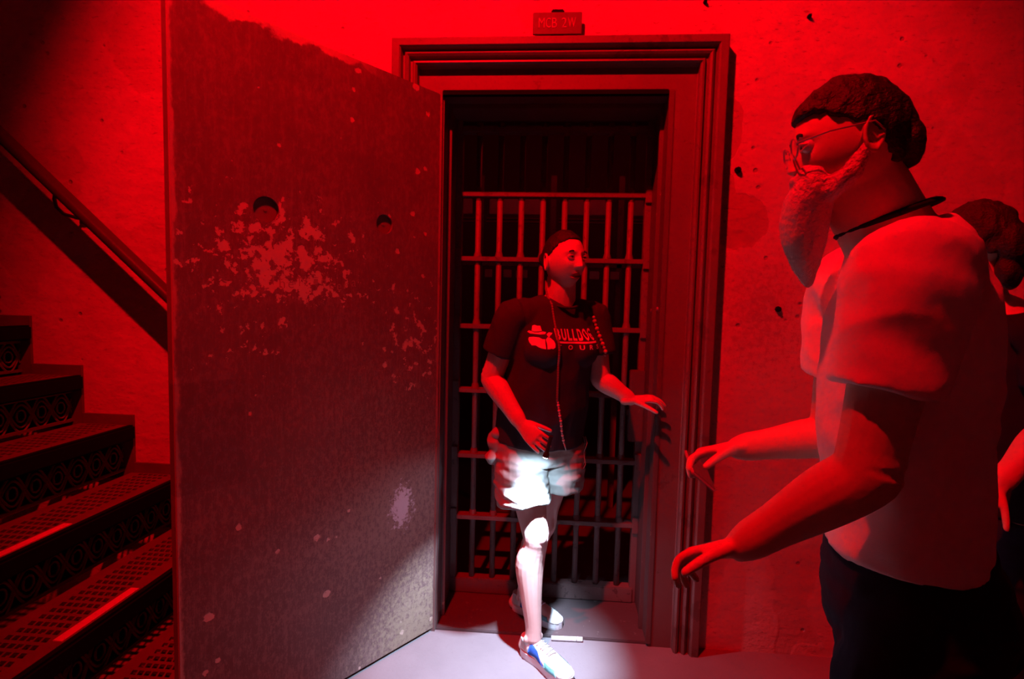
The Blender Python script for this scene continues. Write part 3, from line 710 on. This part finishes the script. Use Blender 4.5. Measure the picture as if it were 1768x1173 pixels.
# print on the tee: letters and emblem, laid on the cloth along the body's facing
C0 = V((0, -.05, 0))
def lay(s, t, l):
    p = C0+S*s+V((0, 0, t)); h = bvt.ray_cast(p+F*.5, -F)
    return (h[0] if h[0] is not None else p+F*.13)+F*(.0012+l)
PX = lambda X, Y: ((X-985)/4350, 1.345-(Y-270)/4300)
bm = bmesh.new()
def word_(chars, Y0, Y1, bold, slant=0, arch=0):
    for ch, X0, X1 in chars:
        s0, t0_ = PX(X0, Y1); s1, t1_ = PX(X1, Y0); vs, fs = glyph(ch, s0, s1, t0_, t1_, bold)
        q = ((X0+X1)/2-1180)/360
        put2d(bm, vs, fs, lambda s, t, l: lay(s-(t-t0_)*slant, t+arch*q*q, l), .0007)
word_([('B', 835, 925), ('U', 950, 1035), ('L', 1062, 1140), ('L', 1160, 1235), ('D', 1255, 1340), ('O', 1362, 1450), ('G', 1472, 1560)], 335, 525, .035, .10, .003)
word_([('T', 858, 925), ('O', 1050, 1140), ('U', 1245, 1325), ('R', 1415, 1490), ('S', 1570, 1640)], 592, 672, .03, .0, .002)
n_ = 30; und = [(850+i*(1590-850)/n_) for i in range(n_+1)]
vs = []
for i, X in enumerate(und):
    q = (X-1180)/360; s, t = PX(X, 556); vs += [(s, t+.003*q*q-.0035), (s, t+.003*q*q+.0035)]
put2d(bm, vs, [(2*i, 2*i+2, 2*i+3, 2*i+1) for i in range(n_)], lay, .0007)
link('print_lettering', bm, PRINT, tee, WB)
bm = bmesh.new()
def poly(P_):
    b3 = bmesh.new(); vv = [b3.verts.new((*PX(X, Y), 0)) for X, Y in P_]; b3.faces.new(vv); bmesh.ops.triangulate(b3, faces=b3.faces[:])
    bmesh.ops.subdivide_edges(b3, edges=b3.edges[:], cuts=2, use_grid_fill=True)
    b3.verts.index_update(); vs = [(v.co.x, v.co.y) for v in b3.verts]; fs = [tuple(v.index for v in f.verts) for f in b3.faces]; b3.free(); put2d(bm, vs, fs, lay, .0007)
poly([(470, 372), (484, 290), (520, 276), (560, 290), (605, 288), (626, 372), (560, 384), (510, 386)])
poly([(410, 392), (432, 368), (462, 376), (510, 398), (570, 396), (640, 380), (690, 388), (670, 420), (600, 428), (520, 424), (450, 420)])
poly([(690, 425), (730, 390), (790, 398), (765, 430), (740, 440), (720, 470), (700, 455)])
poly([(430, 475), (490, 468), (560, 474), (600, 500), (640, 500), (632, 560), (636, 655), (580, 648), (530, 628), (490, 600), (440, 602), (422, 560), (420, 510)])
poly([(652, 505), (690, 465), (735, 480), (775, 520), (796, 570), (788, 625), (750, 652), (712, 645), (690, 655), (655, 655), (658, 590)])
link('print_emblem', bm, PRINT, tee, WB)
# lanyards
def onchest(pts, off, bv=bvt):
    return [outside(bv, p, F, off) for p in pts]
bm = bmesh.new()
L1 = [V((-.020, -.075, 1.515)), V((-.020, -.100, 1.48))]+onchest([V((-.018+.020*t, -.1, 1.45-.40*t)) for t in [i/14 for i in range(15)]], .004)
ribbon_tube(bm, L1, .0042, 8)
for i in range(1, len(L1)-1):
    for f in (.0, .33, .66): ball(bm, L1[i].lerp(L1[i+1], f), .0052, None, 8, 6)
lanb = bmesh.new()
L2 = onchest([V((.004+.030*t+.018*t*t, -.1, 1.05-.05*t*0-.165*t)) for t in [i/16 for i in range(17)]], .006)
for i, p in enumerate(L2): ball(lanb, p, .0058 if i % 2 else .0044, None, 10, 8)
link('lanyard', bm, simple('dull_beads', (.20, .12, .12), .5), wo, WB, True)
lo = link('lanyard_beads', lanb, BEAD, wo, WB, True)
bm = bmesh.new(); cyl(bm, L2[-1], L2[-1]+V((.010, 0, -.030)), .0035, .002, 8); link('lanyard_clip', bm, GREYP, wo, WB, True)
bm = bmesh.new()
L3 = onchest([V((.142+.062*t, -.02, 1.375-.190*t)) for t in [i/13 for i in range(14)]], .008)
ribbon_tube(bm, L3, .003, 6)
for i, p in enumerate(L3): ball(bm, p, .0085 if i % 2 else .0065, None, 10, 8)
link('beaded_strand', bm, simple('strand_beads', (.45, .22, .2), .4, 0, .5, 90), wo, WB, True)
# shorts
bm = bmesh.new()
loft(bm, [(-.034, -.0, .90, .176, .140), (-.034, -.0, .84, .186, .146), (-.034, .0, .78, .178, .135)], ref=tuple(S), sub=4, seg=30, cap=False)
loft(bm, [(-.108, -.03, .84, .102, .110), (-.100, -.065, .74, .106, .112), (-.084, -.088, .618, .108, .108)], ref=tuple(S), sub=4, seg=24, cap=False)
loft(bm, [(.052, .02, .84, .100, .108), (.058, .015, .74, .098, .104), (.056, .012, .655, .094, .100)], ref=tuple(S), sub=4, seg=24, cap=False)
ball(bm, (-.205, -.07, .85), (.030, .035, .055)); ball(bm, (-.218, -.085, .80), (.024, .028, .030)); ball(bm, (-.196, -.085, .90), (.020, .022, .022))
shorts, bvs = fuse('shorts', bm, SHORT, wo, WB, .0042, 4, wrinkles(13, .010, (.6, .6, 1.7), 9))
for sx in (.150, .158):
    bm = bmesh.new(); ribbon_tube(bm, [V((sx, -.02, .885)), V((sx+.008, -.03, .86)), V((sx-.004, -.028, .82)), V((sx+.004, -.03, .77)), V((sx-.008, -.03, .74))], .0022, 6); link('drawstring', bm, SHORT, shorts, WB, True)
bm = bmesh.new(); rg = []
for i in range(15):
    a = 2*math.pi*i/14; rg.append((wL+V((.055, -.03, -.062)))+V((.008*math.cos(a), -.004*math.sin(a), .008*math.sin(a))))
shoe('shoe', None, (-.068, -.098, 0), (.735, -.678), .255, wo, WB, (SHOEW, SHOEB, SHOET, SOLE))
shoe('shoe', None, (-.126, .190, .013), (.84, -.54), .255, wo, WB, (SHOEW, SHOEB, SHOET, SOLE))
# ---------------------------------------------------------------- bearded man passing in front
MB2 = (.70, -1.10, 0)
ma = tag(empty('person', MB2), 'bearded person in pale tee and glasses striding left with a phone', 'person')
MF = V((-.95, .31, 0)); ML = V((-.31, -.95, 0))
HC2 = V((.528, -1.145, 1.722)); HR2 = frame((-.955, .22, -.20))
bm = bmesh.new(); head(bm, HC2, HR2, .95, mouth=.1, male=True)
loft(bm, [(.640, -1.12, 1.53, .078, .078), (.600, -1.125, 1.59, .068, .074), (.560, -1.135, 1.65, .062, .070), (.548, -1.14, 1.70, .056, .06)], ref=tuple(ML), sub=4)
loft(bm, [(.70, -1.10, .90, .140, .10), (.695, -1.10, 1.0, .145, .105), (.675, -1.10, 1.15, .160, .110), (.668, -1.11, 1.33, .165, .110), (.660, -1.115, 1.46, .155, .095), (.648, -1.12, 1.54, .09, .075)], ref=tuple(ML), sub=4, seg=24)
mshN, melN, mwN = V((.565, -1.275, 1.475)), V((.515, -1.280, 1.160)), V((.365, -1.165, .975))
mshF, melF, mwF = V((.665, -.935, 1.470)), V((.665, -.885, 1.130)), V((.455, -.885, 1.090))
arm(bm, mshN, melN, mwN, 1, .062, .049, .050, .027); arm(bm, mshF, melF, mwF, 1, .060, .047, .046, .026)
hand(bm, mwN, (-.90, .25, -.34), (-.22, -.45, -.86), 1.02, .8, thumb=1, spread=.10, curls=(.62, .75, .85, .95), topen=.45)
hand(bm, mwF, (-1, .02, -.18), (-.2, -.35, -.9), 1.02, .5, thumb=1, spread=.08, curls=(.55, .75, .85, .9), topen=.5)
leg(bm, (.70, -1.18, .90), (.565, -1.215, .50), (.66, -1.19, .09), 1.12, .09, .06, .056, .038, fwd=(-1, 0, 0)); foot(bm, (.66, -1.19, .09), (-.95, .2))
leg(bm, (.75, -1.0, .90), (.75, -.985, .50), (.92, -.95, .10), 1.12, .09, .06, .056, .038, fwd=(-1, 0, 0)); foot(bm, (.92, -.95, .09), (-.95, .2))
fuse('body', bm, SKIN_M, ma, MB2, .0036, 2)
eyes(ma, MB2, HC2, HR2, .98, (0, -1, -.15), SKIN_M)
def ml(x, y, z):
    return z > pl(y, (-.11, .066), (-.06, .058), (-.03, .030), (-.008, .016), (.014, .010), (.03, -.02), (.045, -.062))
bm = bmesh.new(); hairshell(bm, HC2, HR2, .96, ml, vol=.009, wav=.005, seed=4)
ball(bm, HC2+HR2@V((0, .080, -.022)), (.056, .024, .044), HR2)
fuse('hair', bm, HAIR, ma, MB2, .004, 2, wrinkles(45, .003, (1, 1, .5), 2))
bm = bmesh.new()
b0 = HC2+HR2@V((0, -.070, -.070))
loft(bm, [(*(HC2+HR2@V((0, -.068, -.050))), .050, .030), (*b0, .056, .036), (.470, -1.118, 1.60, .054, .040), (.474, -1.112, 1.55, .046, .036), (.484, -1.105, 1.50, .026, .020), (.490, -1.104, 1.475, .010, .009)], ref=tuple(ML), sub=4, seg=24)
for s in (-1, 1):
    loft(bm, [(*(HC2+HR2@V((s*.068, .000, -.028))), .010, .014), (*(HC2+HR2@V((s*.062, -.022, -.058))), .014, .018), (*(HC2+HR2@V((s*.040, -.055, -.080))), .018, .020)], sub=3, seg=12)
loft(bm, [(*(HC2+HR2@V((-.032, -.082, -.052))), .007, .007), (*(HC2+HR2@V((0, -.098, -.045))), .010, .009), (*(HC2+HR2@V((.032, -.082, -.052))), .007, .007)], ref=(0, 0, 1), sub=3, seg=12)
fuse('beard', bm, BEARD, ma, MB2, .0045, 3, wrinkles(55, .0030, (1, 1, .18), 6))
bm = bmesh.new()   # glasses
for s in (-1, 1):
    cen = V((s*.032, -.098, .006)); pts = [HC2+HR2@(cen+V((math.cos(a)*.024, abs(math.cos(a))*.002, math.sin(a)*.017))) for a in [2*math.pi*i/20 for i in range(21)]]; ribbon_tube(bm, pts, .0014, 6)
    ribbon_tube(bm, [HC2+HR2@V((s*.056, -.096, .010)), HC2+HR2@V((s*.078, -.05, .012)), HC2+HR2@V((s*.080, .015, .010)), HC2+HR2@V((s*.078, .028, -.008))], .0016, 6)
ribbon_tube(bm, [HC2+HR2@V((-.009, -.101, .010)), HC2+HR2@V((0, -.104, .013)), HC2+HR2@V((.009, -.101, .010))], .0014, 6)
link('glasses', bm, GREYP, ma, MB2, True)
# tee
bm = bmesh.new()
loft(bm, [(.695, -1.10, .975, .176, .128), (.688, -1.10, 1.06, .178, .129), (.674, -1.10, 1.20, .182, .132), (.668, -1.11, 1.34, .188, .132), (.664, -1.115, 1.44, .176, .122), (.655, -1.118, 1.52, .138, .102), (.640, -1.122, 1.580, .078, .078)], ref=tuple(ML), sub=4, seg=36, cap=False)
for sh, el in ((mshN, melN), (mshF, melF)):
    p0 = sh.lerp(V((.67, -1.11, 1.45)), .35); p2 = sh.lerp(el, .56)
    loft(bm, [(*p0, .100, .095), (*(sh+V((0, 0, .005))), .088, .088), (*sh.lerp(el, .3), .084, .084), (*p2, .079, .082)], ref=tuple(MF), sub=4, seg=24, cap=False)
mt, bvm = fuse('tee_shirt', bm, TEE_M, ma, MB2, .005, 6, wrinkles(6.5, .007, (1, 1, 1.5), 13))
bm = bmesh.new(); ring = []
for i in range(41):
    a = 2*math.pi*i/40; ring.append((*(V((.612, -1.125, 1.592))+ML*.068*math.cos(a)+MF*.070*math.sin(a)+V((0, 0, -.030*math.sin(a)))), .006, .013))
loft(bm, ring, ref=(0, 0, 1), sub=1, seg=10, cap=False)
link('neck_cloth', bm, BLKCL, ma, MB2, True)
# jeans
bm = bmesh.new()
loft(bm, [(.697, -1.10, 1.01, .168, .120), (.716, -1.10, .90, .188, .148), (.735, -1.10, .82, .188, .155)], ref=tuple(ML), sub=4, seg=30, cap=False)
loft(bm, [(.70, -1.19, .90, .112, .122), (.64, -1.205, .72, .096, .102), (.567, -1.215, .50, .078, .080), (.60, -1.20, .33, .074, .078), (.655, -1.19, .06, .068, .075)], ref=tuple(ML), sub=5, seg=24, cap=False)
loft(bm, [(.76, -1.0, .90, .112, .122), (.76, -.99, .72, .096, .102), (.755, -.985, .50, .078, .08), (.82, -.97, .33, .074, .078), (.915, -.95, .06, .068, .075)], ref=tuple(ML), sub=5, seg=24, cap=False)
fuse('jeans', bm, JEAN, ma, MB2, .006, 4, wrinkles(9, .006, (1, 1, 2), 21))
bm = bmesh.new()
ring = [(*(V((.699, -1.10, .985))+ML*.172*math.cos(2*math.pi*i/40)+MF*.125*math.sin(2*math.pi*i/40)), .018, .004) for i in range(41)]
loft(bm, ring, ref=(0, 0, 1), sub=1, seg=8, cap=False); link('belt', bm, BLKCL, ma, MB2, True)
shoe('shoe', None, (.70, -1.20, 0), (-.95, .2), .29, ma, MB2, (BLKCL, BLKCL, BLKCL, PLASTIC))
shoe('shoe', None, (.965, -.96, 0), (-.95, .2), .29, ma, MB2, (BLKCL, BLKCL, BLKCL, PLASTIC))
# torch in the near fist, phone in the far hand
tb = TORCH-TDIR*.002; tq = tag(empty('torch', tb), 'small black torch pointing down from the hand at the shorts', 'torch')
bm = bmesh.new(); cyl(bm, TORCH-TDIR*.085, TORCH-TDIR*.020, .0075, None, 20); link('barrel', bm, PLASTIC, tq, tb, False)
bm = bmesh.new(); cyl(bm, TORCH-TDIR*.022, TORCH-TDIR*.012, .0078, .0115, 20); cyl(bm, TORCH-TDIR*.012, TORCH-TDIR*.002, .0115, .0120, 20); link('torch_head', bm, PLASTIC, tq, tb, False)
bm = bmesh.new(); cyl(bm, TORCH-TDIR*.002, TORCH+TDIR*.001, .0095, None, 20); link('lens', bm, LENS, tq, tb, False)
pc = V((.366, -.89, 1.034)); pd = V((.12, .98, .10)).normalized(); ps = V((.75, -.1, -.62)); ps = (ps-pd*ps.dot(pd)).normalized(); pn_ = ps.cross(pd)
ph = tag(empty('phone', pc), 'dark phone held in the striding man\'s far hand', 'phone')
RP = Matrix((pd, pn_, ps)).transposed().to_4x4(); RP.translation = pc
bm = bmesh.new(); box(bm, -.070, .070, -.004, .004, -.034, .034, .003); bmesh.ops.transform(bm, matrix=RP, verts=bm.verts); link('case', bm, GREYP, ph, pc)
bm = bmesh.new(); box(bm, -.066, .066, .0042, .0050, -.031, .031); bmesh.ops.transform(bm, matrix=RP, verts=bm.verts); link('screen', bm, GLASS, ph, pc)
# ---------------------------------------------------------------- third person, mostly behind the man
PB = (1.42, -.42, 0)
p3 = tag(empty('person', PB), 'person in black clothes at the right edge, half hidden behind the bearded man', 'person')
HC3 = V((1.300, -.43, 1.655)); HR3 = frame((-.55, .83, -.05)); P3F = V((-.97, -.24, 0)); P3L = V((.24, -.97, 0))
bm = bmesh.new(); head(bm, HC3, HR3, .92)
loft(bm, [(1.37, -.42, 1.42, .06, .055), (1.335, -.425, 1.50, .05, .05), (1.315, -.43, 1.58, .05, .05)], ref=tuple(P3L), sub=4)
loft(bm, [(1.45, -.42, .85, .16, .11), (1.44, -.42, 1.05, .15, .11), (1.42, -.42, 1.25, .16, .11), (1.40, -.42, 1.37, .14, .085), (1.385, -.42, 1.43, .08, .06)], ref=tuple(P3L), sub=4, seg=20)
s1, e1_, w1 = V((1.405, -.575, 1.36)), V((1.395, -.60, 1.10)), V((1.262, -.62, .945))
arm(bm, s1, e1_, w1, 1, .05, .04, .042, .026); hand(bm, w1, (-.65, 0, -.75), (.5, .3, -.4), .95, .5, thumb=1)
s2, e2_, w2 = V((1.42, -.26, 1.36)), V((1.43, -.24, 1.10)), V((1.36, -.26, .88))
arm(bm, s2, e2_, w2, 1, .05, .04, .042, .026); hand(bm, w2, (-.3, 0, -.95), (0, -1, 0), .95, .4, thumb=1)
leg(bm, (1.45, -.50, .84), (1.42, -.51, .46), (1.46, -.50, .09)); foot(bm, (1.46, -.50, .09), (-1, -.2))
leg(bm, (1.46, -.34, .84), (1.46, -.34, .46), (1.52, -.33, .09)); foot(bm, (1.52, -.33, .09), (-1, -.2))
fuse('body', bm, SKIN_M, p3, PB, .0045, 2); eyes(p3, PB, HC3, HR3, .92, (0, -1, 0), SKIN_M)
bm = bmesh.new(); hairshell(bm, HC3, HR3, .93, ml, vol=.012, wav=.008, seed=9); ball(bm, HC3+HR3@V((0, .085, -.03)), (.058, .035, .065), HR3); ball(bm, HC3+HR3@V((0, .075, -.10)), (.045, .030, .06), HR3)
fuse('hair', bm, HAIR, p3, PB, .005, 2, wrinkles(45, .004, (1, 1, .4), 5))
bm = bmesh.new()
loft(bm, [(1.45, -.42, .82, .185, .140), (1.445, -.42, 1.0, .175, .135), (1.43, -.42, 1.22, .175, .130), (1.41, -.42, 1.35, .160, .105), (1.385, -.42, 1.43, .085, .07)], ref=tuple(P3L), sub=4, seg=28, cap=False)
for s_, e_ in ((s1, e1_), (s2, e2_)):
    loft(bm, [(*s_.lerp(V((1.40, -.42, 1.34)), .3), .075, .07), (*s_, .068, .066), (*s_.lerp(e_, .55), .064, .062)], ref=tuple(P3F), sub=4, seg=20, cap=False)
fuse('tee_shirt', bm, BLKCL, p3, PB, .006, 5, wrinkles(8, .006, (1, 1, 1), 31))
bm = bmesh.new()
loft(bm, [(1.45, -.42, .86, .165, .12), (1.45, -.42, .78, .165, .12)], ref=tuple(P3L), sub=3, seg=24, cap=False)
for a_, b_, c_ in (((1.45, -.50, .80), (1.42, -.51, .46), (1.46, -.50, .06)), ((1.46, -.34, .80), (1.46, -.34, .46), (1.52, -.33, .06))):
    loft(bm, [(*a_, .092, .1), (*b_, .068, .07), (*c_, .06, .065)], ref=tuple(P3L), sub=5, seg=20, cap=False)
fuse('trousers', bm, JEAN, p3, PB, .007, 4, wrinkles(9, .005, (1, 1, 2), 41))
shoe('shoe', None, (1.50, -.495, 0), (-1, -.2), .27, p3, PB, (BLKCL, BLKCL, BLKCL, PLASTIC))
shoe('shoe', None, (1.56, -.325, 0), (-1, -.2), .27, p3, PB, (BLKCL, BLKCL, BLKCL, PLASTIC))
